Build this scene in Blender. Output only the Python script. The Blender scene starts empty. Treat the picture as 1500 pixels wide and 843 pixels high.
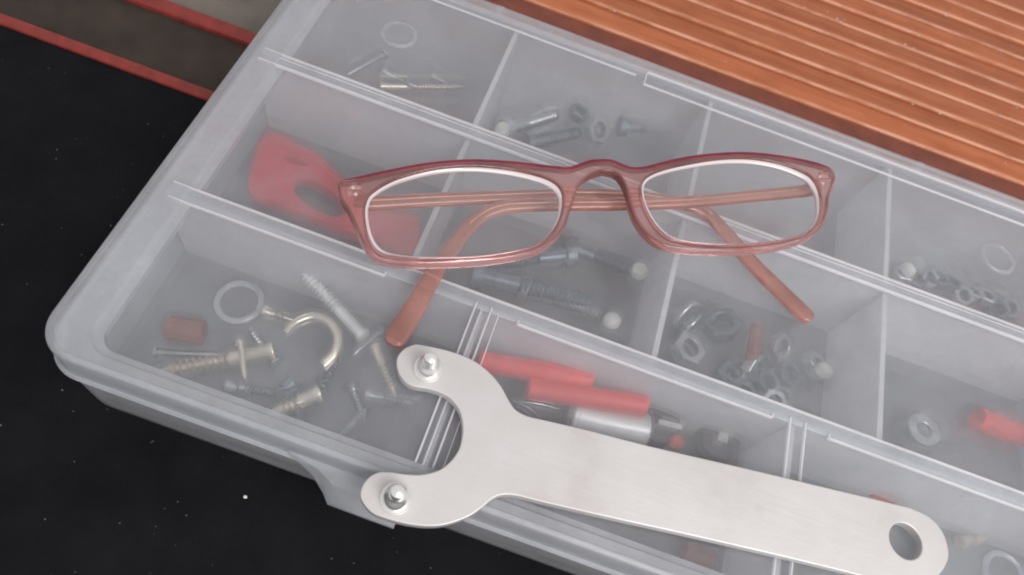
import bpy, bmesh, math, random
from mathutils import Vector, Matrix
random.seed(7)
S = bpy.context.scene
MM = 0.001
H = 32.0                       # lid top above the table, mm
# ------------------------------------------------------------------ camera
FPX = 1050.0                   # focal length in photo pixels (photo 1500 x 843)
CAMZ = H + 151.6               # camera above the table, mm (camera stands at x = y = 0)
_y = Vector((1364 - 750, -1289 - 421.5, FPX)).normalized()
_x = Vector((1, .367, 0)); _x.z = -(_x.x*_y.x + _x.y*_y.y)/_y.z; _x.normalize()
_n = _x.cross(_y)
cd = bpy.data.cameras.new('camera'); cam = bpy.data.objects.new('camera', cd)
S.collection.objects.link(cam); S.camera = cam
right = Vector((_x[0], _y[0], _n[0])); down = Vector((_x[1], _y[1], _n[1])); fwd = Vector((_x[2], _y[2], _n[2]))
cam.matrix_world = Matrix(((right.x, -down.x, -fwd.x, 0), (right.y, -down.y, -fwd.y, 0), (right.z, -down.z, -fwd.z, CAMZ*MM), (0, 0, 0, 1)))
cd.sensor_width = 36; cd.lens = 36*FPX/1500; cd.clip_start = .005; cd.clip_end = 20
cd.dof.use_dof = True; cd.dof.focus_distance = .172; cd.dof.aperture_fstop = 22
# ------------------------------------------------------------------ world, lamps, exposure
W = bpy.data.worlds.new('World'); S.world = W; W.use_nodes = True
bg = W.node_tree.nodes['Background']; bg.inputs[0].default_value = (.97, .945, .955, 1); bg.inputs[1].default_value = .66
def lamp(name, loc, target, size, power, col):
    d = bpy.data.lights.new(name, 'AREA'); d.shape = 'DISK'; d.size = size; d.energy = power; d.color = col
    o = bpy.data.objects.new(name, d); S.collection.objects.link(o)
    o.location = loc; o.rotation_euler = (Vector(target) - Vector(loc)).to_track_quat('-Z', 'Y').to_euler()
lamp('window_light', (.23, -.13, .36), (.05, .07, .03), .30, 1.75, (1, .975, .955))
S.view_settings.view_transform = 'Standard'; S.view_settings.look = 'None'
S.view_settings.exposure = 0; S.view_settings.gamma = 1
S.cycles.use_denoising = True; S.cycles.max_bounces = 12; S.cycles.transmission_bounces = 10
S.cycles.transparent_max_bounces = 28; S.cycles.diffuse_bounces = 4; S.cycles.glossy_bounces = 4
S.cycles.filter_width = 2.0
# ------------------------------------------------------------------ helpers
def PX(u, v, z=H):             # photo pixel -> point (mm) on the level z above the table
    r = Vector((u - 750, v - 421.5, FPX)); t = -(CAMZ - z)/_n.dot(r); p = r*t
    return Vector((p.dot(_x), p.dot(_y), z))
def mesh_from(name, verts, faces, smooth=35):
    me = bpy.data.meshes.new(name); me.from_pydata([Vector(v)*MM for v in verts], [], faces); me.update()
    bm = bmesh.new(); bm.from_mesh(me); bmesh.ops.recalc_face_normals(bm, faces=bm.faces); bm.to_mesh(me); bm.free()
    if smooth:
        for p in me.polygons: p.use_smooth = True
        me.set_sharp_from_angle(angle=math.radians(smooth))
    return me
def link(name, me, mat, parent=None):
    o = bpy.data.objects.new(name, me); S.collection.objects.link(o)
    if mat and me and not me.materials: me.materials.append(mat)
    if parent: o.parent = parent
    return o
def obj(name, verts, faces, mat, parent=None, smooth=35):
    return link(name, mesh_from(name, verts, faces, smooth), mat, parent)
def tag(o, label, cat, group=None):
    o['label'] = label; o['category'] = cat
    if group: o['group'] = group
    return o
def struct(o, label=None):
    o['kind'] = 'structure'
    if label: o['label'] = label
    return o
def empty(name, label, cat, loc=(0, 0, 0), group=None):
    o = bpy.data.objects.new(name, None); S.collection.objects.link(o); o.location = Vector(loc)*MM
    o.empty_display_size = .01
    return tag(o, label, cat, group)
def unplace(o, root):           # keep world position although parented to a moved Empty
    o.matrix_parent_inverse = Matrix.Translation(root.location).inverted()
def box(x0, x1, y0, y1, z0, z1, bev=0.0):
    if bev <= 0:
        v = [(x, y, z) for z in (z0, z1) for y in (y0, y1) for x in (x0, x1)]
        return v, [(0, 2, 3, 1), (4, 5, 7, 6), (0, 1, 5, 4), (2, 6, 7, 3), (0, 4, 6, 2), (1, 3, 7, 5)]
    loops = []
    for z, i in ((z0, 0), (z1 - bev, 0), (z1 - .3*bev, .3*bev), (z1, bev)):
        loops.append([(x0+i, y0+i, z), (x1-i, y0+i, z), (x1-i, y1-i, z), (x0+i, y1-i, z)])
    return loft(loops)
def loft(loops, cap0=True, cap1=True):
    n = len(loops[0]); v = [p for l in loops for p in l]; f = []
    for k in range(len(loops)-1):
        for i in range(n):
            j = (i+1) % n; f.append((k*n+i, k*n+j, (k+1)*n+j, (k+1)*n+i))
    if cap0: f.append(tuple(range(n))[::-1])
    if cap1: f.append(tuple((len(loops)-1)*n + i for i in range(n)))
    return v, f
def rrect(x0, x1, y0, y1, r, z, seg=10):
    pts = []
    for cx, cy, a0 in ((x1-r, y0+r, -90), (x1-r, y1-r, 0), (x0+r, y1-r, 90), (x0+r, y0+r, 180)):
        for k in range(seg+1):
            a = math.radians(a0 + 90*k/seg); pts.append((cx + r*math.cos(a), cy + r*math.sin(a), z))
    return pts
def lathe(prof, seg=20):        # profile (height, radius) round the local Z axis
    loops = [[(r*math.cos(2*math.pi*k/seg), r*math.sin(2*math.pi*k/seg), h) for k in range(seg)] for h, r in prof]
    return loft(loops)
def place(o, A, B):             # local Z axis from A to B (mm)
    A = Vector(A); B = Vector(B); o.location = A*MM
    o.rotation_euler = (B - A).to_track_quat('Z', 'Y').to_euler()
def catmull(pts, n=6, closed=True):
    out = []; N = len(pts)
    for i in range(N if closed else N-1):
        g = (lambda k: Vector(pts[k % N])) if closed else (lambda k: Vector(pts[min(max(k, 0), N-1)]))
        a, b, c, d = g(i-1), g(i), g(i+1), g(i+2)
        for k in range(n):
            t = k/n
            out.append(.5*((2*b) + (c-a)*t + (2*a-5*b+4*c-d)*t*t + (3*b-a-3*c+d)*t**3))
    if not closed: out.append(Vector(pts[-1]))
    return out
def plate(name, contours, z0, z1, bev, mat, parent=None, res=2):   # flat part with holes, rounded edges
    cu = bpy.data.curves.new(name, 'CURVE'); cu.dimensions = '2D'; cu.fill_mode = 'BOTH'
    cu.extrude = ((z1-z0)/2 - bev)*MM; cu.bevel_depth = bev*MM; cu.bevel_resolution = res; cu.offset = -bev*MM
    for c in contours:
        s = cu.splines.new('POLY'); s.points.add(len(c)-1); s.use_cyclic_u = True
        for p, q in zip(s.points, c): p.co = (q[0]*MM, q[1]*MM, 0, 1)
    t = bpy.data.objects.new('tmp', cu); S.collection.objects.link(t); bpy.context.view_layer.update()
    me = bpy.data.meshes.new_from_object(t.evaluated_get(bpy.context.evaluated_depsgraph_get()))
    bpy.data.objects.remove(t); bpy.data.curves.remove(cu)
    bm = bmesh.new(); bm.from_mesh(me); bmesh.ops.remove_doubles(bm, verts=bm.verts, dist=1e-6)
    bmesh.ops.translate(bm, verts=bm.verts, vec=(0, 0, (z0+z1)/2*MM)); bmesh.ops.recalc_face_normals(bm, faces=bm.faces)
    bm.to_mesh(me); bm.free(); me.name = name; me.materials.clear()
    for p in me.polygons: p.use_smooth = True
    me.set_sharp_from_angle(angle=math.radians(40))
    for p in me.polygons:
        if abs(p.normal.z) > .995: p.use_smooth = False
    return link(name, me, mat, parent)
def sweep(path, widths, thick, seg=16, power=3.2):   # flat bar with rounded section along a path (mm)
    loops = []; N = len(path)
    for i, p in enumerate(path):
        t = (Vector(path[min(i+1, N-1)]) - Vector(path[max(i-1, 0)])).normalized()
        s = t.cross(Vector((0, 0, 1))).normalized(); u = s.cross(t)
        w = widths[i]/2; h = (thick[i] if isinstance(thick, (list, tuple)) else thick)/2; l = []
        for k in range(seg):
            a = 2*math.pi*k/seg; c, d = math.cos(a), math.sin(a)
            e = 2/power
            l.append(Vector(p) + s*w*math.copysign(abs(c)**e, c) + u*h*math.copysign(abs(d)**e, d))
        loops.append(l)
    return loft(loops)
def tube(path, r, seg=10):
    rs = r if isinstance(r, (list, tuple)) else [r]*len(path)
    return sweep(path, [2*q for q in rs], [2*q for q in rs], seg, 2.0)
# ------------------------------------------------------------------ materials
class NT:
    def __init__(s, name):
        s.m = bpy.data.materials.new(name); s.m.use_nodes = True; s.t = s.m.node_tree; s.t.nodes.clear()
        s.out = s.n('ShaderNodeOutputMaterial')
    def n(s, typ, **kw):
        nd = s.t.nodes.new(typ)
        for k, v in kw.items():
            if k.startswith('_'): setattr(nd, k[1:], v)
            else: nd.inputs[k.replace('__', ' ')].default_value = v
        return nd
    def l(s, a, b): s.t.links.new(a, b)
    def mix(s, f, a, b):
        m = s.n('ShaderNodeMixShader')
        if isinstance(f, (int, float)): m.inputs[0].default_value = f
        else: s.l(f, m.inputs[0])
        s.l(a, m.inputs[1]); s.l(b, m.inputs[2]); return m.outputs[0]
    def noise(s, scale, detail=4, rough=.55, stretch=None):
        tc = s.n('ShaderNodeTexCoord'); nz = s.n('ShaderNodeTexNoise'); nz.inputs['Scale'].default_value = scale
        nz.inputs['Detail'].default_value = detail; nz.inputs['Roughness'].default_value = rough
        src = tc.outputs['Object']
        if stretch:
            mp = s.n('ShaderNodeMapping'); mp.inputs['Scale'].default_value = stretch; s.l(src, mp.inputs[0]); src = mp.outputs[0]
        s.l(src, nz.inputs['Vector']); return nz.outputs['Fac']
    def ramp(s, fac, stops):
        r = s.n('ShaderNodeValToRGB'); e = r.color_ramp.elements
        while len(e) < len(stops): e.new(.5)
        for el, (p, c) in zip(e, stops): el.position = p; el.color = (*c, 1) if len(c) == 3 else c
        s.l(fac, r.inputs[0]); return r.outputs[0]
    def bump(s, fac, strength, dist):
        b = s.n('ShaderNodeBump'); b.inputs['Strength'].default_value = strength; b.inputs['Distance'].default_value = dist
        s.l(fac, b.inputs['Height']); return b.outputs[0]
    def fresnel(s, ior):           # same reflectance on both faces of the thin wall (no false total reflection)
        fr = s.n('ShaderNodeFresnel'); ge = s.n('ShaderNodeNewGeometry'); mr = s.n('ShaderNodeMapRange')
        mr.inputs['To Min'].default_value = ior; mr.inputs['To Max'].default_value = 1/ior
        s.l(ge.outputs['Backfacing'], mr.inputs[0]); s.l(mr.outputs[0], fr.inputs['IOR']); return fr
    def done(s, sh): s.l(sh, s.out.inputs['Surface']); return s.m
def simple(name, col, rough=.4, metal=0.0, var=.12, nscale=300, bump=.0, trans=0.0, coat=0.0, ior=1.5):
    t = NT(name); p = t.n('ShaderNodeBsdfPrincipled'); f = t.noise(nscale)
    lo = tuple(c*(1-var) for c in col); hi = tuple(min(1, c*(1+var)) for c in col)
    t.l(t.ramp(f, [(.3, lo), (.7, hi)]), p.inputs['Base Color'])
    p.inputs['Roughness'].default_value = rough; p.inputs['Metallic'].default_value = metal
    p.inputs['Transmission Weight'].default_value = trans; p.inputs['IOR'].default_value = ior
    p.inputs['Coat Weight'].default_value = coat
    if bump: t.l(t.bump(f, bump, .0004), p.inputs['Normal'])
    return t.done(p.outputs[0])
def plastic(name, milk, blur, rough=.22, tint=(.79, .81, .85)):
    """milky polypropylene: part of the light goes straight through, part is scattered, some is reflected"""
    t = NT(name)
    tr = t.n('ShaderNodeBsdfTransparent'); tr.inputs[0].default_value = (.97, .975, .98, 1)
    rf = t.n('ShaderNodeBsdfRefraction'); rf.inputs['Color'].default_value = (.96, .965, .975, 1)
    rf.inputs['Roughness'].default_value = .22; rf.inputs['IOR'].default_value = 1.12
    df = t.n('ShaderNodeBsdfDiffuse'); df.inputs[0].default_value = (*tint, 1)
    tl = t.n('ShaderNodeBsdfTranslucent'); tl.inputs[0].default_value = (*tint, 1)
    gl = t.n('ShaderNodeBsdfGlossy'); gl.inputs['Roughness'].default_value = rough
    clear = t.mix(blur, tr.outputs[0], rf.outputs[0])
    milky = t.mix(.45, df.outputs[0], tl.outputs[0])
    f = t.noise(55, 5, .6)
    r = t.ramp(f, [(.25, (milk*.8,)*3), (.75, (milk*1.2,)*3)])
    sm = t.ramp(t.noise(30, 5, .72), [(.5, (0, 0, 0)), (.7, (.08,)*3)])          # scuffs and dull finger marks
    ad = r
    for q_ in (sm,):
        m_ = t.n('ShaderNodeMath', _operation='ADD'); m_.use_clamp = True; t.l(ad, m_.inputs[0]); t.l(q_, m_.inputs[1]); ad = m_.outputs[0]
    a = t.mix(ad, clear, milky)
    fr = t.fresnel(1.45)
    fine = t.noise(420, 5, .6)
    nb = t.bump(fine, .10, .0004)
    t.l(nb, gl.inputs['Normal'])
    return t.done(t.mix(fr.outputs[0], a, gl.outputs[0]))
M_LID = plastic('lid_plastic', .125, .2, .2)
M_RIM = plastic('rim_plastic', .36, .4, .34)
M_BASE = plastic('base_plastic', .5, .25, .3)
M_WALL = plastic('divider_plastic', .8, .2, .3, (.88, .88, .9))
M_RING = plastic('ring_plastic', .16, .6, .12)
M_BAND = plastic('band_plastic', .3, .3, .3)
M_RIB = plastic('rib_plastic', .7, .3, .2, (.92, .91, .93))

t = NT('black_board'); p = t.n('ShaderNodeBsdfPrincipled', Roughness=.85)
f1 = t.noise(38, 6, .65); f2 = t.noise(900, 2, .5)
t.l(t.ramp(f1, [(.3, (.0035, .003, .004)), (.7, (.0095, .010, .012))]), p.inputs['Base Color'])
t.l(t.bump(f2, .35, .0003), p.inputs['Normal']); p.inputs['Specular IOR Level'].default_value = .12
M_BLACK = t.done(p.outputs[0])
M_RED = simple('red_tape', (.24, .028, .02), .6, var=.25, nscale=220, bump=.2)
M_BROWN = simple('brown_panel', (.036, .024, .017), .8, var=.35, nscale=90, bump=.25)
M_GREY = simple('grey_board', (.17, .145, .125), .85, var=.25, nscale=60, bump=.2)

t = NT('orange_wood'); p = t.n('ShaderNodeBsdfPrincipled')
g = t.noise(1, 6, .62, (14, 380, 380)); g2 = t.noise(1, 4, .6, (60, 160, 160)); oi = t.n('ShaderNodeObjectInfo')
base = t.ramp(g, [(.25, (.38, .105, .042)), (.5, (.45, .14, .058)), (.78, (.52, .18, .082))])
mx = t.n('ShaderNodeMix', _data_type='RGBA', _blend_type='MULTIPLY'); mx.inputs[0].default_value = .75
t.l(base, mx.inputs[6]); t.l(t.ramp(g2, [(.3, (.80, .72, .68)), (.6, (1, 1, 1))]), mx.inputs[7])
hs = t.n('ShaderNodeHueSaturation'); mr = t.n('ShaderNodeMapRange'); mr.inputs['To Min'].default_value = .86; mr.inputs['To Max'].default_value = 1.12
t.l(oi.outputs['Random'], mr.inputs[0]); t.l(mr.outputs[0], hs.inputs['Value']); t.l(mx.outputs[2], hs.inputs['Color'])
tcw = t.n('ShaderNodeTexCoord'); sx = t.n('ShaderNodeSeparateXYZ'); t.l(tcw.outputs['Generated'], sx.inputs[0])
band = t.ramp(sx.outputs[1], [(.0, (0, 0, 0)), (.02, (1, 1, 1)), (.09, (.6, .6, .6)), (.17, (0, 0, 0))])   # paler front arris: wear plus a painted edge highlight
wn = t.ramp(t.noise(1, 5, .65, (45, 300, 300)), [(.33, (0, 0, 0)), (.55, (1, 1, 1))])
wm = t.n('ShaderNodeMath', _operation='MULTIPLY'); t.l(band, wm.inputs[0]); t.l(wn, wm.inputs[1])
wx = t.n('ShaderNodeMix', _data_type='RGBA'); t.l(wm.outputs[0], wx.inputs[0]); t.l(hs.outputs[0], wx.inputs[6]); wx.inputs[7].default_value = (.78, .42, .28, 1)
t.l(wx.outputs[2], p.inputs['Base Color']); p.inputs['Roughness'].default_value = .6; p.inputs['Specular IOR Level'].default_value = .3
t.l(t.bump(g, .35, .0006), p.inputs['Normal'])
M_WOOD = t.done(p.outputs[0])
M_DUST = simple('pale_dust', (.55, .45, .38), .9)

# wrench: pale plated steel
t = NT('plated_steel'); p = t.n('ShaderNodeBsdfPrincipled', Metallic=.5)
f1 = t.noise(45, 6, .6); f2 = t.noise(1200, 3, .6)
t.l(t.ramp(f1, [(.3, (.55, .515, .505)), (.45, (.61, .59, .58)), (.7, (.66, .645, .64))]), p.inputs['Base Color'])
t.l(t.bump(f2, .12, .0002), p.inputs['Normal'])
sc_ = t.noise(1, 4, .7, (60, 1500, 60)); rr_ = t.n('ShaderNodeMapRange'); rr_.inputs['To Min'].default_value = .36; rr_.inputs['To Max'].default_value = .62
t.l(sc_, rr_.inputs[0]); t.l(rr_.outputs[0], p.inputs['Roughness'])
M_PLATE = t.done(p.outputs[0])
M_CHROME = simple('bright_steel', (.90, .90, .88), .24, .85, .04)
M_STEEL = simple('zinc_steel', (.58, .60, .62), .33, 1.0, .15, 500)
M_DSTEEL = simple('dull_steel', (.22, .25, .29), .45, .9, .25, 400)
M_BRASS = simple('yellow_zinc', (.86, .78, .66), .32, .9, .10, 400)
M_BSTEEL = simple('light_steel', (.92, .92, .9), .3, .4, .1, 400)
M_PALE = simple('pale_nylon', (.80, .80, .74), .4)
M_REDP = simple('red_plastic', (.62, .028, .045), .4)
M_REDT = simple('red_tube_plastic', (.78, .06, .05), .38)
M_DARK = simple('dark_purple_plastic', (.035, .018, .028), .35)
M_ORANGE = simple('orange_red_plastic', (.75, .12, .05), .4)
M_RUST = simple('rusty_brown', (.25, .08, .06), .6)
M_SLEEVE = simple('brushed_aluminium', (.80, .79, .78), .38, .6, .06)
# glasses: translucent rose-brown acetate, crimson along the upper edge of the front
def acetate(name, base, body, dens, absorb):
    """clear tinted acetate: refracts, absorbs along the path, plus a little scatter"""
    t = NT(name); f = t.noise(120, 4, .6)
    g = t.n('ShaderNodeBsdfPrincipled', Roughness=.08, IOR=1.49); g.inputs['Base Color'].default_value = (1, .93, .92, 1); g.inputs['Transmission Weight'].default_value = 1
    d = t.n('ShaderNodeBsdfPrincipled', Roughness=.16)
    t.l(t.ramp(f, [(.3, tuple(c*.75 for c in base)), (.7, tuple(min(1, c*1.25) for c in base))]), d.inputs['Base Color'])
    va = t.n('ShaderNodeVolumeAbsorption'); va.inputs['Color'].default_value = (*absorb, 1); va.inputs['Density'].default_value = dens
    t.l(va.outputs[0], t.out.inputs['Volume'])
    return t.done(t.mix(body, g.outputs[0], d.outputs[0]))
M_FRAME = acetate('rose_acetate', (.66, .33, .30), .20, 150, (.88, .38, .41))
M_CRIM = acetate('crimson_acetate', (.20, .010, .035), .85, 600, (.70, .1, .16))
M_TEMPLE = acetate('brown_acetate', (.56, .25, .19), .32, 200, (.82, .34, .28))
t = NT('lens_clear'); tr = t.n('ShaderNodeBsdfTransparent'); tr.inputs[0].default_value = (.985, .97, .97, 1)
gl = t.n('ShaderNodeBsdfGlossy', Roughness=.03); fr = t.fresnel(1.5)
df = t.n('ShaderNodeBsdfDiffuse'); df.inputs[0].default_value = (.9, .85, .86, 1)
M_LENS = t.done(t.mix(fr.outputs[0], t.mix(.05, tr.outputs[0], df.outputs[0]), gl.outputs[0]))
t = NT('ground_lens_edge'); df = t.n('ShaderNodeBsdfDiffuse'); df.inputs[0].default_value = (.92, .85, .86, 1)
tr = t.n('ShaderNodeBsdfTransparent'); gl = t.n('ShaderNodeBsdfGlossy', Roughness=.3)
M_EDGE = t.done(t.mix(.10, t.mix(.36, df.outputs[0], tr.outputs[0]), gl.outputs[0]))

# ------------------------------------------------------------------ the surface under the box
v, f = box(-620, 620, -500, 131.2, -12, 0)
top = struct(obj('table_top', v, f, M_BLACK, smooth=0), 'black table surface with pale lint under the storage box')
for y0, y1, m, z, nm in ((131.2, 135.2, M_RED, .9, 'red_strip'), (135.2, 158.4, M_BROWN, -.6, 'brown_panel'), (158.4, 163.8, M_RED, .9, 'red_strip')):
    v, f = box(-620, 620, y0+.02, y1-.02, -12, z, .5); obj(nm, v, f, m, top, 40)
v, f = box(-620, 620, 163.9, 900, -14, -2.2)
struct(obj('grey_base_board', v, f, M_GREY, smooth=0), 'grey brown board beyond the red strip')
E0 = bpy.data.objects.new('wood_surface', None); S.collection.objects.link(E0); E0.location = (0, .199, -.003); struct(E0, 'orange brown ribbed wood surface behind the storage box')
def slat_profile(w):
    a = []
    for x, z in ((0, -2.1), (0, 4.7), (.15, 5.5), (.6, 5.85), (w*.35, 5.75), (w*.7, 5.5), (w-.9, 5.3), (w-.3, 5.05), (w, 4.7), (w, -2.1)):
        a.append((x, z))
    return a
yy = 199.0; pitches = [10.4, 11.4, 12.2]; meshes = []
for w in pitches:
    pr = slat_profile(w - .12); L0 = []
    for x in (-200, -60, 80, 220, 360, 500): L0.append([(x, a, b) for a, b in pr])
    v, f = loft(L0); meshes.append(mesh_from('slat', v, f, 28))
slat_y = []
k = 0
v, f = box(-200, 500, -2, 24.2, -1.5, 5.2, .5); o = obj('edge_shade_strip', v, f, simple('shaded_wood', (.20, .045, .022), .5, var=.2, nscale=120, bump=.2), E0, 30)  # shade along the wood edge put into a darker strip colour
yy = 223.6
while yy < 520:
    i = random.randrange(3); o = link('slat', meshes[i], M_WOOD, E0)
    o.location = (random.uniform(-.05, .05), (yy - 199)*MM, random.uniform(-.5, .5)*MM)
    slat_y.append((yy, pitches[i])); yy += pitches[i]
# dust flakes on the slats and lint on the black surface
def flakes(n, fn, smin, smax):
    V = []; F = []
    for _ in range(n):
        x, y, z = fn(); s = random.uniform(smin, smax); a = random.uniform(0, 6.28); e = random.uniform(.35, 1); b = len(V)
        for q in range(5):
            an = a + q*2*math.pi/5; r = s*random.uniform(.6, 1.2)
            V.append((x + r*math.cos(an), y + r*e*math.sin(an), z))
        V.append((x, y, z + s*.5)); F += [(b+q, b+(q+1) % 5, b+5) for q in range(5)]
    return V, F
def on_wood():
    y, w = random.choice(slat_y[:20]); return random.uniform(-60, 330), y + random.choice((random.gauss(.6, .4), random.uniform(0, w))), 5.5
v, f = flakes(520, on_wood, .12, .8); o = obj('dust_flakes', [(a, b-199, c) for a, b, c in v], f, M_DUST, E0, 0); o['kind'] = 'stuff'
def on_black(): return random.uniform(-190, 60), random.uniform(-40, 128), 0
v, f = flakes(320, on_black, .05, .3); o = obj('lint', v, f, simple('grey_lint', (.16, .16, .17), .9), top, 0); o['kind'] = 'stuff'
c = PX(359, 728, 0); v, f = flakes(1, lambda: (0, 0, 0), .6, .6)
o = obj('crumb', v, f, M_PALE); o.location = c*MM; tag(o, 'tiny pale crumb lying alone on the black table surface', 'crumb')

# ------------------------------------------------------------------ the storage box
X0, X1, Y0, Y1 = -88.0, 166.0, 34.9, 180.6
BOX = empty('storage_box', 'translucent milky plastic compartment box with closed lid full of small hardware', 'storage box', ((X0+X1)/2, (Y0+Y1)/2, 0))
def bchild(o, par=None):
    o.parent = par or BOX
    if par is None: unplace(o, BOX)
    return o
def rr(i, z, r, il=None): return rrect(X0 + (i if il is None else il), X1 - (i if il is None else il), Y0 + i, Y1 - i, r, z)
base_loops = [rr(1.4, 0, 7.4), rr(.5, .3, 8.1), rr(.1, 1.2, 8.4), rr(-.1, 4, 8.6), rr(-.35, 21.6, 8.8), rr(1.0, 21.9, 8), rr(.8, 22.6, 8), rr(.8, H-4.2, 8), rr(2.0, H-4.2, 7), rr(2.0, 22.6, 7), rr(1.7, 18, 7), rr(1.7, 4, 7), rr(2.6, 2.0, 6)]
v, f = loft(base_loops)
BASE = bchild(obj('base', v, f, M_BASE, smooth=40))
lid_loops = [rr(.3, 22.4, 8.6), rr(-1.2, 22.2, 9.6), rr(-1.35, 22.9, 9.8), rr(-.5, 23.6, 9), rr(-.1, 31.3, 8.6), rr(.12, 31.8, 8.4), rr(.4, 32, 8.2), rr(1.3, 32, 7.6), rr(1.5, 31.75, 7.4), rr(2.0, 31.75, 7.2, 2.6),
             rr(3.3, 31.8, 6.4, 9.0), rr(3.6, 31.2, 5.8, 9.5), rr(3.9, 31.0, 5.4, 10.2), rr(5.0, 31.0, 4.4, 11.6)]
lid_in = [rr(5.2, 29.6, 4.2, 11.8), rr(3.4, 29.7, 6, 9.4), rr(1.9, 30.2, 7.2), rr(.7, 29.2, 8), rr(.35, 24.2, 8.4)]
n = len(lid_loops[0]); loops = lid_in[::-1]
# rim (closed ring) and panel are one moulded lid: the panel is the flat middle of it
rim_loops = lid_loops + lid_in
vv, ff = loft(rim_loops, False, False)
m_ = len(rim_loops)
for i in range(n):
    j = (i+1) % n; ff.append(((m_-1)*n+i, (m_-1)*n+j, j, i))
ff = [q for q in ff if not all((len(lid_loops)-1)*n <= a < (len(lid_loops)+1)*n for a in q)]   # open at the panel
LID = bchild(obj('lid', vv, ff, M_RIM, smooth=40))
pl = [rr(5.0, 31.0, 4.4, 11.6), rr(5.2, 29.6, 4.2, 11.8)]
v, f = loft(pl); bchild(obj('panel', v, f, M_LID, smooth=0), LID).parent = LID
# raised ridges on the lid
def band(x0, x1, y0, y1):
    v, f = box(x0, x1, y0, y1, 31.01, 31.4, .2); return obj('ridge_band', v, f, M_BAND, LID, 30)
band(-83.5, 160, 128.4, 130.6); band(-83, 160, 79.3, 82.7)
def rib(a, b, w=.75, h=.85, z=31.0, ext=0):
    w *= .8; a = Vector(a[:2]); b = Vector(b[:2]); d = (b-a).normalized(); s = Vector((-d.y, d.x)); a -= d*ext; b += d*ext
    lo = []
    for ww, zz, e in ((w/2, z+.01, 0), (w/2, z+h*.6, .05), (w/4, z+h, .2)):
        lo.append([(*(a + d*e - s*ww), zz), (*(b - d*e - s*ww), zz), (*(b - d*e + s*ww), zz), (*(a + d*e + s*ww), zz)])
    v, f = loft(lo); o = obj('rib', v, f, M_RIB, LID, 30); return o
def ribx(x0, x1, y, **k): return rib((x0, y), (x1, y), **k)
def riby(x, y0, y1, **k): return rib((x, y0), (x, y1), **k)
ribx(-84, 160, 132.0, w=.6); ribx(-84, 160, 130.9, w=.45, h=.5); ribx(-84, 160, 128.0, w=.8)
ribx(-83, 160, 83.1, w=.7)
for x0, x1 in ((-82, -27.5), (6.3, 71.5), (86, 152)):
    ribx(x0, x1, 78.9, w=.65)
    for xe in (x0, x1):
        if xe != -82: riby(xe, 78.9, 80.0, w=.6)
for x in (-4.6, -.7, 76.0, 79.9): riby(x, 39.8, 80.8, w=.65)
for x in (-2.9, 1.4): riby(x, 39.8, 79.6, w=.4, h=.5)
ribx(19, 160, 176.3, w=.6, h=.6); ribx(19, 160, 170.9, w=.6, h=.6); riby(19, 170.9, 176.3, w=.6, h=.6)
ribx(-74, 16, 173.4, w=.5, h=.5)
def lid_ring(u, v_, r=5.5):
    c = PX(u, v_, 31.2)
    for ro, ri, h in ((r, r-1.5, .75),):
        pr = [(0.01, ri), (h*.55, ri+.12), (h*.9, ri+.4), (h, (ri+ro)/2), (h*.9, ro-.4), (h*.55, ro-.12), (0.01, ro)]
        seg = 36; lo = [[(q*math.cos(2*math.pi*k/seg), q*math.sin(2*math.pi*k/seg), z) for k in range(seg)] for z, q in pr]
        v, f = loft(lo + [lo[0]], False, False); o = obj('ring', v, f, M_RING, LID, 40); o.location = (c.x*MM, c.y*MM, .031)
for u, w in ((350, 442), (585, 50), (1462, 378)): lid_ring(u, w)
c_ = PX(1472, 842, 31.2); lid_ring(1472, 842)
# snap latch on the front skirt
lat = []
for x, o_, zt, zb in ((-31, .9, 24.2, 22.6), (-28, 1.6, 24.3, 21.6), (-24.6, 2.9, 24.4, 20.2), (-21.4, 5.2, 24.3, 19.0), (-19.6, 7.0, 24.0, 18.4), (-12, 7.1, 24.0, 18.4), (-4.2, 7.1, 24.0, 18.4)):
    yo = Y0 - o_
    lat.append([(x, Y0 - .1, 25.2), (x, Y0 - .1 - o_*.55, zt + .5), (x, yo, zb + 1.5), (x, yo, zb), (x, yo + 1.2, zb), (x, Y0 - .3*o_, zt - 1.6), (x, Y0 + .2, 23.2)])
v, f = loft(lat); obj('latch', v, f, M_RIM, LID, 30)
for u, w in ((737, 6), (1348, 236)):
    c = PX(u, w, 30); v, f = box(-1.1, 1.1, -.9, .9, -1.2, 1.1, .4); o = obj('hinge_nub', v, f, M_RIM, LID, 40); o.location = (c.x*MM, (Y1+.9)*MM, .0295)
# dividers inside the base
def divider(x0, x1, y0, y1):
    dx = .22 if x1-x0 < 5 else 0; dy = .22 if y1-y0 < 5 else 0
    lo = [[(x0-dx, y0-dy, 2.03), (x1+dx, y0-dy, 2.03), (x1+dx, y1+dy, 2.03), (x0-dx, y1+dy, 2.03)], [(x0, y0, 28.9), (x1, y0, 28.9), (x1, y1, 28.9), (x0, y1, 28.9)]]
    v, f = loft(lo); obj('divider', v, f, M_WALL, BASE, 0)
divider(X0+3.2, X1-3.2, 80.4, 81.8); divider(X0+3.2, X1-3.2, 129.2, 130.6)
for x in (-23.0, 41.0, 100.6):
    divider(x-.7, x+.7, 82.3, 128.8); divider(x-.7, x+.7, 131.0, Y1-3)
for x in (-2.6, 78.0): divider(x-.7, x+.7, Y0+3, 80.0)

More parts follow.
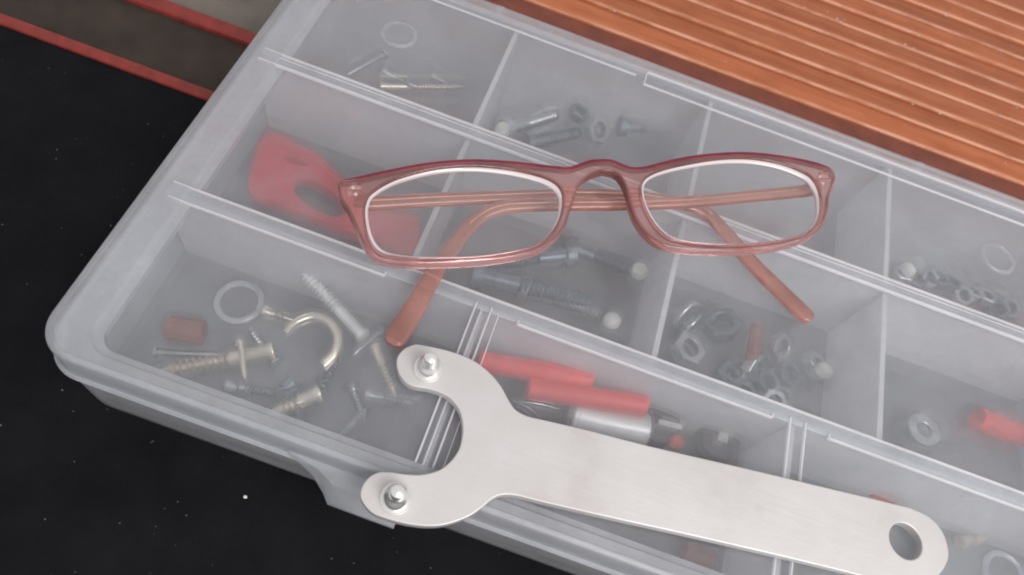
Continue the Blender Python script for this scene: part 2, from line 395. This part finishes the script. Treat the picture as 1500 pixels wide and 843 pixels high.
# ------------------------------------------------------------------ hardware inside the box
FL = 2.05
def q(u, v_, z): return PX(u, v_, z)
def screw(name, a, b, za, zb, r, mat, label, kind='screw', cat='screw', thread=.62, group=None):
    A = q(*a, za); B = q(*b, zb); L = (B-A).length; pr = []
    if kind == 'screw':
        pr = [(0, r*.7), (.2, r*1.35), (.6, r*1.4), (2.0, r*1.02)]; x = 2.0; t0 = L*(1-thread)
        pr.append((max(t0, 2.2), r)); x = max(t0, 2.2); st = r*.85
        while x < L - r*3: pr += [(x, r*.62), (x+st*.4, r*.62), (x+st*.68, r*1.2), (x+st*.85, r*.8)]; x += st
        pr += [(L-r*2, r*.7), (L, .1)]
    elif kind == 'nail': pr = [(0, r*1.8), (.5, r*2.0), (.8, r*1.9), (.85, r), (L-2*r, r), (L, .08)]
    elif kind == 'bolt':
        pr = [(0, r*.8), (.3, r*1.75), (r*1.3, r*1.8), (r*1.31, r)]; x = L*(1-thread); pr.append((x, r)); st = r*.55
        while x < L-st: pr += [(x, r*.84), (x+st*.5, r), (x+st*.9, r*.84)]; x += st
        pr.append((L, r*.75))
    elif kind == 'rod': pr = [(0, r*.8), (.25, r), (L-.25, r), (L, r*.8)]
    v, f = lathe(pr, 12); o = obj(name, v, f, mat, smooth=45); place(o, A, B); return tag(o, label, cat, group)
# front left compartment
screw('screw', (402, 513), (226, 546), 6, 5, 1.75, M_BRASS, 'thick yellowish wood screw lying crosswise by the box front corner')
screw('screw', (534, 494), (434, 388), 13, 13, 1.5, M_BSTEEL, 'silver screw with coarse thread pointing up beside the glasses arm tip')
screw('screw', (470, 575), (384, 612), 6, 5, 1.7, M_BRASS, 'yellowish screw half hidden by the front rim of the box')
screw('nail', (352, 500), (359, 556), 9.5, 9.0, .7, M_BRASS, 'thin pale nail lying across the thick yellowish screw', 'nail', 'nail')
screw('nail', (560, 484), (516, 521), 8, 8, .6, M_STEEL, 'thin silver nail beside the tip of the glasses arm', 'nail', 'nail')
screw('screw', (548, 506), (580, 582), 6, 5, 1.3, M_BRASS, 'pale slim screw between glasses arm tip and wrench jaw')
screw('screw', (384, 455), (432, 470), 6, 5, 1.1, M_BRASS, 'short yellowish screw beside the cup hook')
screw('screw', (534, 577), (606, 592), 5, 5, .9, M_STEEL, 'short slim silver screw inside the wrench jaw opening')
screw('nail', (225, 516), (330, 521), 3.2, 3.2, .7, M_STEEL, 'dull long nail behind the thick yellowish screw', 'nail', 'nail')
screw('screw', (330, 565), (372, 570), 4, 4, 1.2, M_STEEL, 'short dull screw below the thin pale nail')
screw('screw', (430, 560), (395, 580), 4, 4, 1.3, M_DSTEEL, 'small dark screw beside the half hidden yellowish screw')
screw('wall_plug', (245, 480), (300, 488), 6, 6, 3.2, M_RUST, 'brownish red wall plug beside the ringed boss of the lid', 'rod', 'wall plug')
hp = catmull([q(x, y, z) for x, y, z in ((418, 488, 12), (436, 471, 12), (460, 464, 12), (482, 472, 12), (495, 492, 11.5), (492, 516, 11), (474, 536, 10))], 6, False)
v, f = tube(hp, [.9 + .55*min(1, i/30) for i in range(len(hp))], 12); tag(obj('cup_hook', v, f, M_BRASS), 'pale brass cup hook curled open in the front left compartment', 'hook')
def screwpile(n, x0, x1, y0, y1, z0, z1, mats, label, group, kinds=('screw', 'nail')):
    for i in range(n):
        x, y = random.uniform(x0, x1), random.uniform(y0, y1); a = random.uniform(0, 6.28); L = random.uniform(9, 17)
        A = Vector((x - L/2*math.cos(a), y - L/2*math.sin(a), random.uniform(z0, z1))); B = A + Vector((L*math.cos(a), L*math.sin(a), random.uniform(-1, 1)))
        for P_ in (A, B): P_.x = min(max(P_.x, x0), x1); P_.y = min(max(P_.y, y0), y1)
        r = random.uniform(.7, 1.3); k = random.choice(kinds); pr = [(0, r*1.8), (.5, r*1.9), (1.2, r)]; L = (B-A).length; xx = 2
        while xx < L-2: pr += [(xx, r*.75), (xx+.5, r*1.1), (xx+.8, r*.75)]; xx += 1.0
        pr.append((L, .1)); v, f = lathe(pr, 8); o = obj(k, v, f, random.choice(mats), smooth=45); place(o, A, B); tag(o, label, 'screw' if k == 'screw' else 'nail', group)
screwpile(9, -66, -10, 43, 66, 3.4, 4.2, [M_DSTEEL, M_STEEL, M_DSTEEL], 'small dull screw loose on the floor of the front left compartment', 'loose dull screws in front left compartment', ('screw',))
# back left compartment
screw('screw', (556, 127), (680, 128), 5, 5, 1.25, M_BRASS, 'long slim pale screw lying level in the back left compartment')
screw('screw', (560, 104), (612, 130), 8, 6, 1.0, M_STEEL, 'silver screw slanting against the long slim pale screw')
screw('nail', (565, 80), (508, 110), 5, 5, .8, M_STEEL, 'thin nail leaning beside the back left lid ring', 'nail', 'nail')
screw('screw', (632, 112), (655, 122), 4, 4, 1.0, M_STEEL, 'tiny silver screw above the long slim pale screw')
screwpile(6, -80, -27, 134, 150, 3.2, 3.8, [M_DSTEEL, M_STEEL], 'small dull screw loose on the floor of the back left compartment', 'loose dull screws in back left compartment', ('screw',))
# bolts
bolts = [((736, 192), (815, 168), 8, 6, 2.2, M_STEEL, 'silver bolt slanting in the compartment behind the glasses bridge'),
         ((770, 210), (850, 195), 5, 5, 2.0, M_DSTEEL, 'dull bolt lying under the slanting silver bolt'),
         ((905, 185), (985, 190), 5, 5, 2.0, M_DSTEEL, 'dull bolt behind the right lens of the glasses'),
         ((690, 400), (862, 442), 7, 6, 2.6, M_DSTEEL, 'long dull bolt below the left lens of the glasses'),
         ((842, 372), (706, 388), 8, 6, 2.3, M_DSTEEL, 'dull bolt close below the left lens rim'),
         ((760, 420), (880, 462), 4.6, 4.6, 2.2, M_STEEL, 'long silver bolt pointing at the white painted glint'),
         ((830, 360), (930, 398), 4.6, 4.6, 2.0, M_DSTEEL, 'dull bolt under the bridge of the glasses')]
for a, b, za, zb, r, m, l in bolts: screw('bolt', a, b, za, zb, r, m, l, 'bolt', 'bolt', .6)
def lathed(name, u, v_, z, prof, mat, label, cat, tilt=(0, 0), seg=20, group=None):
    c = q(u, v_, z); v, f = lathe(prof, seg); o = obj(name, v, f, mat, smooth=40); o.location = c*MM; o.rotation_euler = (math.radians(tilt[0]), math.radians(tilt[1]), random.uniform(0, 6.28))
    return tag(o, label, cat, group)
cap = [(0, 1.2), (0, 2.4), (1.4, 2.5), (2.3, 2.0), (2.7, .9), (2.75, .1)]
for u, w, z, l in ((736, 192, 10, 'white painted glint on the head of the slanting silver bolt'), (896, 474, 13, 'white round painted glint beside the dividing wall below the glasses bridge'), (936, 400, 13, 'white painted glint above the dull long bolts beside the dividing wall'),
                (1326, 398, 10, 'white painted glint beside the right back dividing wall'), (1204, 546, 9, 'pale painted glint at the end of the nuts pile')):
    lathed('painted_glint', u, w, z, cap, M_PALE, l, 'glint', (random.uniform(-25, 25), random.uniform(-25, 25)))  # white caps stand in for screw heads catching the light
def ringthing(name, u, v_, z, ro, ri, h, mat, label, cat, tilt=(0, 0), hexa=False, group=None):
    seg = 6 if hexa else 26
    def lp(r, zz, s=seg): return [(r*math.cos(2*math.pi*k/24), r*math.sin(2*math.pi*k/24), zz) for k in range(24)]
    def ho(r, zz):
        if not hexa: return lp(r, zz)
        out = []
        for k in range(24):
            a = 2*math.pi*k/24; d = r*math.cos(math.pi/6)/math.cos((a % (math.pi/3)) - math.pi/6); out.append((d*math.cos(a), d*math.sin(a), zz))
        return out
    b = min(.25, h*.2)
    lo = [lp(ri, b), lp(ri+b, 0), ho(ro-b, 0), ho(ro, b), ho(ro, h-b), ho(ro-b, h), lp(ri+b, h), lp(ri, h-b)]
    v, f = loft(lo + [lo[0]], False, False); o = obj(name, v, f, mat, smooth=40)
    o.location = q(u, v_, z)*MM; o.rotation_euler = (math.radians(tilt[0]), math.radians(tilt[1]), random.uniform(0, 3)); return tag(o, label, cat, group)
nuts = [(1005, 462, 8, 5.0, 2.6, 2.2, M_STEEL, (62, 10), False, 'washer', 'pale thick washer standing on edge by the dividing wall'),
        (1000, 516, 4, 5.2, 2.7, 4, M_STEEL, (12, 8), True, 'hex_nut', 'large nut in front of the washer on edge'),
        (1058, 482, 5, 5.6, 3.0, 4, M_DSTEEL, (-15, 20), True, 'hex_nut', 'large dark nut in the middle of the nuts pile'),
        (1136, 508, 8, 4.2, 2.5, 2.8, M_STEEL, (30, -25), True, 'hex_nut', 'silver nut tilted below the right glasses arm tip'),
        (1098, 536, 6, 4.4, 2.2, 3, M_STEEL, (50, 20), True, 'hex_nut', 'silver nut tilted under the pinkish strip'),
        (1062, 555, 3, 4.6, 2.3, 3.4, M_DSTEEL, (0, 10), True, 'hex_nut', 'dark nut against the front of the nuts compartment'),
        (1150, 552, 4, 4.4, 2.3, 3.4, M_DSTEEL, (10, 0), True, 'hex_nut', 'dark nut beside the pale painted glint'),
        (1186, 540, 4, 4.6, 2.3, 3.4, M_STEEL, (25, 15), True, 'hex_nut', 'silver nut touching the pale painted glint'),
        (1128, 590, 3, 4.0, 2.0, 3.0, M_STEEL, (15, 0), True, 'hex_nut', 'small nut under the long lid ridge'),
        (1350, 632, 7, 4.9, 2.3, 1.4, M_STEEL, (0, 5), False, 'washer', 'large pale washer lying flat near the right dividing wall'),
        (870, 192, 7, 4.6, 2.6, 3.4, M_STEEL, (35, 20), True, 'hex_nut', 'large pale nut behind the glasses bridge'),
        (845, 170, 4, 3.6, 2.0, 3.0, M_DSTEEL, (15, 0), True, 'hex_nut', 'small dark nut behind the large pale nut'),
        (960, 172, 4, 3.8, 2.0, 3.0, M_STEEL, (15, 25), True, 'hex_nut', 'small nut behind the right lens top rim')]
for u, w, z, ro, ri, h, m, ti, hx, nm, l in nuts: ringthing(nm, u, w, z, ro, ri, h, m, l, nm.replace('hex_', '').replace('_', ' '), ti, hx)
for i in range(10):
    uu = 1325 + 17*i; c = q(uu, 388 + .365*(uu-1325) + random.uniform(2, 30), 5); o = ringthing('hex_nut', 0, 0, 3, 3.6, 1.9, 3, random.choice([M_DSTEEL, M_STEEL]), 'dull small nut in the right back compartment pile', 'nut', (random.uniform(-20, 20), random.uniform(-20, 20)), True, 'nuts in the right back compartment')
    o.location = (c[0]*MM, c[1]*MM, .0034)
for i in range(8):
    o = ringthing('hex_nut', 0, 0, 3, 4.2, 2.2, 3.2, M_DSTEEL, 'dull dark nut at the bottom of the nuts pile', 'nut', (random.uniform(-15, 15), random.uniform(-15, 15)), True, 'nuts at the bottom of the pile')
    o.location = (random.uniform(47, 86)*MM, random.uniform(87, 104)*MM, .0032)
# coloured odds and ends
pc = catmull([q(x, y, 10) for x, y in ((386, 198), (412, 196), (440, 213), (462, 222), (500, 258), (552, 300), (614, 318), (604, 372), (560, 358), (505, 338), (450, 316), (400, 296), (366, 284), (363, 262), (372, 228))], 5)
ho = catmull([q(x, y, 10) for x, y in ((430, 266), (448, 262), (478, 276), (500, 296), (504, 312), (486, 316), (456, 302), (434, 284))], 5)
sl = catmull([q(x, y, 10) for x, y in ((417, 228), (428, 229), (450, 238), (452, 243), (436, 240), (419, 234))], 4)
o = plate('red_bracket', [pc, ho, sl], 5.5, 10, .6, M_REDP); tag(o, 'flat red plastic bracket with oval opening under the glasses left hinge', 'bracket')
for a, b, l in (((700, 529), (866, 557), 'red plastic tube touching the wrench jaw side of the cross ridge'), ((772, 570), (946, 594), 'red plastic tube lying against the aluminium sleeve')):
    A, B = q(*a, 14), q(*b, 14); L = (B-A).length; v, f = lathe([(.6, 1.3), (0, 1.6), (0, 2.6), (.4, 2.9), (L*.4, 2.75), (L*.42, 2.95), (L-.4, 2.9), (L, 2.6), (L, 1.6), (L-.6, 1.3)], 18)
    o = obj('red_tube', v, f, M_REDT); place(o, A, B); tag(o, l, 'tube')
A, B = q(836, 608, 9), q(946, 632, 9); L = (B-A).length
v, f = lathe([(1, 3.2), (0, 3.4), (0, 4.3), (.3, 4.6), (.9, 4.6), (1.0, 4.4), (1.3, 4.4), (1.4, 4.6), (L-.3, 4.6), (L, 4.3), (L, 3.4), (L-1, 3.2)], 28)
o = obj('metal_sleeve', v, f, M_SLEEVE); place(o, A, B); tag(o, 'short silver aluminium sleeve beside the wrench handle', 'sleeve')
for k, (a, b) in enumerate((((752, 588), (818, 599)), ((752, 586), (792, 612)), ((756, 596), (784, 618)))):
    w = catmull([q(*a, 12), q((a[0]+b[0])/2+2, (a[1]+b[1])/2-2, 12.5), q(*b, 11)], 5, False); v, f = tube(w, .28, 8)
    tag(obj('wire_piece', v, f, M_STEEL), 'thin straight wire piece beside the fork of the wrench', 'wire', 'thin wires beside the wrench fork')
def knob(u, v_, z, r, label):
    e = empty('knob', label, 'knob', q(u, v_, z)); vv_, ff_ = lathe([(-5, r*.7), (-4.6, r*.95), (-1, r), (.6, r*.9), (1.4, r*.5), (1.5, .1)], 20); obj('cap', vv_, ff_, M_DARK, e)
    return e
e = knob(965, 618, 9, 6.5, 'dark round knob with white bar and orange mark beside the sleeve')
v, f = box(-3.2, 3.2, -.7, .7, 1.5, 2.3, .2); o = obj('white_bar', v, f, M_PALE, e); o.location = Vector((2.6, -.5, 0))*MM; o.rotation_euler.z = .1
v, f = lathe([(0, 1.6), (.8, 1.9), (1.6, 1.2), (1.7, .1)], 14); o = obj('orange_mark', v, f, M_ORANGE, e); o.location = Vector((5.4, -4.2, .2))*MM
e = knob(1055, 644, 9, 6.0, 'dark round knob with a pale square in the middle')
v, f = box(-1.3, 1.3, -1.3, 1.3, 1.4, 2.3, .2); o = obj('pale_square', v, f, M_PALE, e)
knob(1100, 640, 6, 3.6, 'small plain dark knob beside the cross ridge')
screw('wall_plug', (1430, 612), (1500, 640), 9, 8, 3.4, M_RUST if False else M_REDT, 'pinkish red wall plug in the compartment right of the pale washer', 'rod', 'wall plug')
screw('wall_plug', (1108, 478), (1100, 528), 9, 10, 1.8, M_RUST, 'pinkish brown strip standing among the nuts', 'rod', 'wall plug')
screw('wall_plug', (1275, 716), (1312, 728), 6, 6, 2.2, M_REDT, 'small red wall plug behind the round end of the wrench', 'rod', 'wall plug')
screw('wall_plug', (1000, 806), (1046, 822), 5, 5, 2.6, M_RUST, 'brownish red wall plug under the wrench handle edge', 'rod', 'wall plug')
screw('screw', (1405, 795), (1450, 786), 5, 5, 1.4, M_BRASS, 'yellowish screw beside the round end of the wrench')
screw('screw', (1200, 680), (1262, 700), 5, 5, 1.4, M_DSTEEL, 'dull screw behind the middle of the wrench handle')

# ------------------------------------------------------------------ pin wrench
ZB, ZT = H + .05, H + 2.75
def zs(pts): return [(500 + x/2.81, 480 + y/2.81) for x, y in pts]
out = zs([(335, 72), (300, 70), (255, 90), (230, 125), (230, 165), (250, 210), (290, 240), (350, 250), (400, 265), (440, 285), (470, 315), (490, 350), (500, 400), (498, 450), (485, 500), (455, 545), (415, 580), (370, 598), (320, 606), (260, 603), (200, 595), (150, 597), (110, 620), (85, 655), (78, 695), (95, 730), (130, 765), (180, 785), (230, 800), (290, 812), (350, 818), (410, 815), (470, 800), (530, 775), (580, 740), (620, 706), (660, 690), (720, 692)])
out += [(800, 737), (900, 760), (1000, 782), (1133, 812.5), (1230, 836), (1285, 850), (1318, 857), (1350, 855), (1376, 842), (1389, 820), (1388, 798), (1379, 776), (1362, 758), (1338, 746), (1317, 740), (1200, 712), (1100, 688), (1000, 665), (933, 649), (860, 630), (800, 616)]
out += zs([(770, 365), (720, 340), (690, 300), (660, 245), (620, 195), (560, 145), (500, 115), (430, 92)])
oc = catmull([PX(u, w, ZT) for u, w in out], 4)
hc = PX(1327, 793, ZT); hole = [(hc.x + 3.95*math.cos(a*math.pi/20), hc.y + 3.95*math.sin(a*math.pi/20)) for a in range(40)]
bc = PX(900, 700, 0); bc.z = H
WR = empty('pin_wrench', 'pale steel two pin spanner lying on the box lid', 'wrench', bc)
o = plate('body', [oc, hole], ZB, ZT, .25, M_PLATE, WR); unplace(o, WR)
pinprof = [(0, 3.5), (.25, 3.7), (.55, 3.6), (.6, 3.05), (2.3, 3.0), (2.9, 2.7), (3.5, 1.95), (3.9, 1.75), (6.2, 1.72), (6.9, 1.45), (7.25, .9), (7.35, .1)]
for u, w in ((627, 541), (580, 731)):
    c = PX(u, w, ZT); v, f = lathe([(z, r*.88) for z, r in pinprof], 28); o = obj('pin', v, f, M_CHROME, WR); unplace(o, WR)
    o.location = Vector((c.x, c.y, ZT - .02))*MM

# ------------------------------------------------------------------ reading glasses
ZF0, ZF1 = H + 11.0, H + 14.0
def c2(pts): return [(460 + x/3.7475, 200 + y/3.7475) for x, y in pts]
def c3(pts): return [(820 + x/3.011, 200 + y/3.011) for x, y in pts]
L_hole = c2([(345, 290), (300, 330), (280, 400), (290, 500), (320, 580), (370, 630), (450, 650), (560, 660), (700, 660), (860, 656), (1000, 640), (1150, 610), (1250, 570), (1320, 500), (1355, 420), (1365, 330), (1345, 275), (1290, 235), (1200, 205), (1080, 180), (950, 165), (840, 162), (700, 172), (580, 195), (460, 230), (390, 262)])
R_hole = c3([(372, 195), (365, 240), (380, 300), (410, 360), (450, 410), (500, 445), (580, 462), (680, 470), (800, 470), (900, 462), (1000, 448), (1080, 425), (1125, 390), (1148, 340), (1150, 280), (1140, 230), (1110, 180), (1060, 150), (980, 120), (880, 100), (780, 95), (680, 102), (580, 118), (480, 140), (410, 165)])
front = c2([(150, 236), (132, 280), (145, 340), (185, 400), (215, 460), (240, 520), (270, 590), (320, 650), (380, 680), (480, 692), (620, 698), (800, 692), (960, 680), (1120, 655), (1240, 620), (1330, 560), (1385, 480)])
front += c3([(40, 352), (64, 280), (85, 218), (120, 180), (170, 155), (215, 150), (255, 165), (285, 205), (300, 250), (315, 310), (340, 370), (380, 425), (430, 465), (490, 488), (560, 497), (650, 503), (750, 505), (850, 500), (950, 490), (1050, 466), (1120, 437), (1165, 390), (1186, 330), (1193, 265), (1216, 205), (1217, 165), (1195, 135), (1150, 118), (1080, 100), (1000, 85), (900, 72), (800, 66), (700, 70), (600, 80), (500, 98), (420, 118), (370, 130), (320, 132), (280, 120), (240, 103), (200, 97), (140, 100), (100, 112), (60, 127)])
front_top0 = len(front) - 18
front += c2([(1390, 165), (1330, 160), (1200, 145), (1050, 130), (880, 122), (720, 130), (560, 150), (400, 182), (260, 212)])
tow = lambda pts, n=4: catmull([PX(u, w, ZF1) for u, w in pts], n)
fc, lc, rc = tow(front), tow(L_hole), tow(R_hole)
gc = sum(fc, Vector())/len(fc); gc.z = H
GL = empty('reading_glasses', 'folded reading glasses with rose brown translucent frame lying on the box lid', 'glasses', gc)
FR = plate('front_frame', [fc, lc, rc], ZF0, ZF1, .55, M_FRAME, GL, 3); unplace(FR, GL)
# crimson laminate along the upper outline
ax = (PX(1222, 262, ZF1) - PX(497, 275, ZF1)).normalized(); ay = Vector((-ax.y, ax.x, 0))
top_px = front[front_top0:] + front[:1]
tp = catmull([PX(u, w, ZF1) for u, w in top_px], 5, False)
strip = []
for i, p in enumerate(tp):
    d = (tp[min(i+1, len(tp)-1)] - tp[max(i-1, 0)]).normalized(); nrm = Vector((-d.y, d.x, 0))
    strip.append(Vector((p.x, p.y, (ZF0+ZF1)/2)) + nrm*.62)
nS = len(strip)
v, f = sweep(strip, [1.5*min(1, .25 + min(i, nS-1-i)/6) for i in range(nS)], ZF1-ZF0+.22, 16, 3.0)
o = obj('crimson_laminate', v, f, M_CRIM, FR, 50); o['label'] = 'crimson layer along the top edge of the frame'
for hc_ in (lc, rc):
    cen = sum(hc_, Vector())/len(hc_)
    def ins(s, z):
        o_ = ay*(-6.0*(.999 - s[0])) if s[0] > .96 else Vector()
        return [(cen.x + (p.x-cen.x)*s[0] + o_.x, cen.y + (p.y-cen.y)*s[1] + o_.y, z) for p in hc_]
    lo = [ins((.998, .993), ZF0+.7), ins((.974, .940), ZF1-.93), ins((.9, .88), ZF1-.6), ins((.6, .6), ZF1-.15), ins((.25, .25), ZF1+.05)]
    v, f = loft([lo[1], lo[2], lo[3], lo[4]], False, True); LN = obj('lens', v, f, M_LENS, GL, 60); unplace(LN, GL)
    e = [ins((.999, .997), ZF1-.62), ins((.994, .986), ZF1-.58), ins((.978, .950), ZF1-.95), ins((.975, .942), ZF1-1.25), ins((.999, .996), ZF0+.5)]
    v, f = loft(e + [e[0]], False, False); o = obj('bevelled_edge', v, f, M_EDGE, LN, 50)
# temples, folded under the front
def temple(pts, ws, th, name='temple'):
    P3 = catmull([PX(u, w, z) for u, w, z in pts], 6, False)
    n = len(P3); W_ = []
    for i in range(n):
        t = i/(n-1)*(len(ws)-1); k = min(int(t), len(ws)-2); W_.append(ws[k] + (ws[k+1]-ws[k])*(t-k))
    W_[-1] *= .55; W_[-2] *= .85
    v, f = sweep(P3, W_, [th]*(n-1) + [th*.6], 20, 3.0); o = obj(name, v, f, M_TEMPLE, GL, 50); unplace(o, GL)
    hl_path = [p + Vector((0, 0, th/2 - .12)) for p in P3[5:int(n*.62)]]
    v, f = tube(hl_path, .22, 8); w = obj('highlight_line', v, f, simple('copper_highlight', (.9, .62, .5), .2, 1.0), o)  # thin copper line on the bar top stands in for its highlight
    return o
hz = ZF0 - 1.2
t1 = temple([(1192, 277, hz-1), (1170, 281, hz-1), (1100, 288, hz-1.6), (1000, 297, hz-2.2), (900, 300, hz-2.8), (800, 301, hz-3.2), (735, 305, hz-3.6), (698, 322, hz-4.6), (668, 356, H+4.2), (640, 395, H+3.2), (608, 450, H+2), (588, 482, H+1.7), (574, 506, H+1.6)], [4.2, 3.4, 3.2, 3.2, 3.2, 3.2, 3.3, 3.6, 3.8, 4.2, 5.0, 5.4, 4.6], 2.4)
t2 = temple([(520, 296, hz-1), (545, 298, hz-1.2), (640, 293, hz-3), (740, 289, hz-4.6), (830, 286, hz-5.4), (920, 288, hz-6), (985, 296, H+3), (1030, 310, H+2.4), (1062, 340, H+1.8), (1100, 384, H+1.6), (1145, 429, H+1.6), (1168, 451, H+1.6), (1188, 470, H+1.6)], [4.2, 3.6, 3.4, 3.3, 3.2, 3.2, 3.3, 3.6, 3.8, 4.2, 4.5, 4.5, 4.0], 2.4)
for u, w in ((519, 280), (1203, 264)):
    c = PX(u, w, ZF0 - .4); v, f = box(-1.6, 1.6, -1.1, 1.1, -1.6, 1.0, .3); o = obj('hinge', v, f, M_CHROME, GL); unplace(o, GL); o.location = c*MM; o.rotation_euler.z = math.atan2(ax.y, ax.x)
    for d in (-1, 1):
        v, f = lathe([(0, .42), (.2, .42), (.3, .25), (.31, .05)], 10); r_ = obj('rivet', v, f, M_BRASS, GL); unplace(r_, GL); r_.location = (PX(u + 2*d, w + 5*d, ZF1) + Vector((0, 0, -.05)))*MM
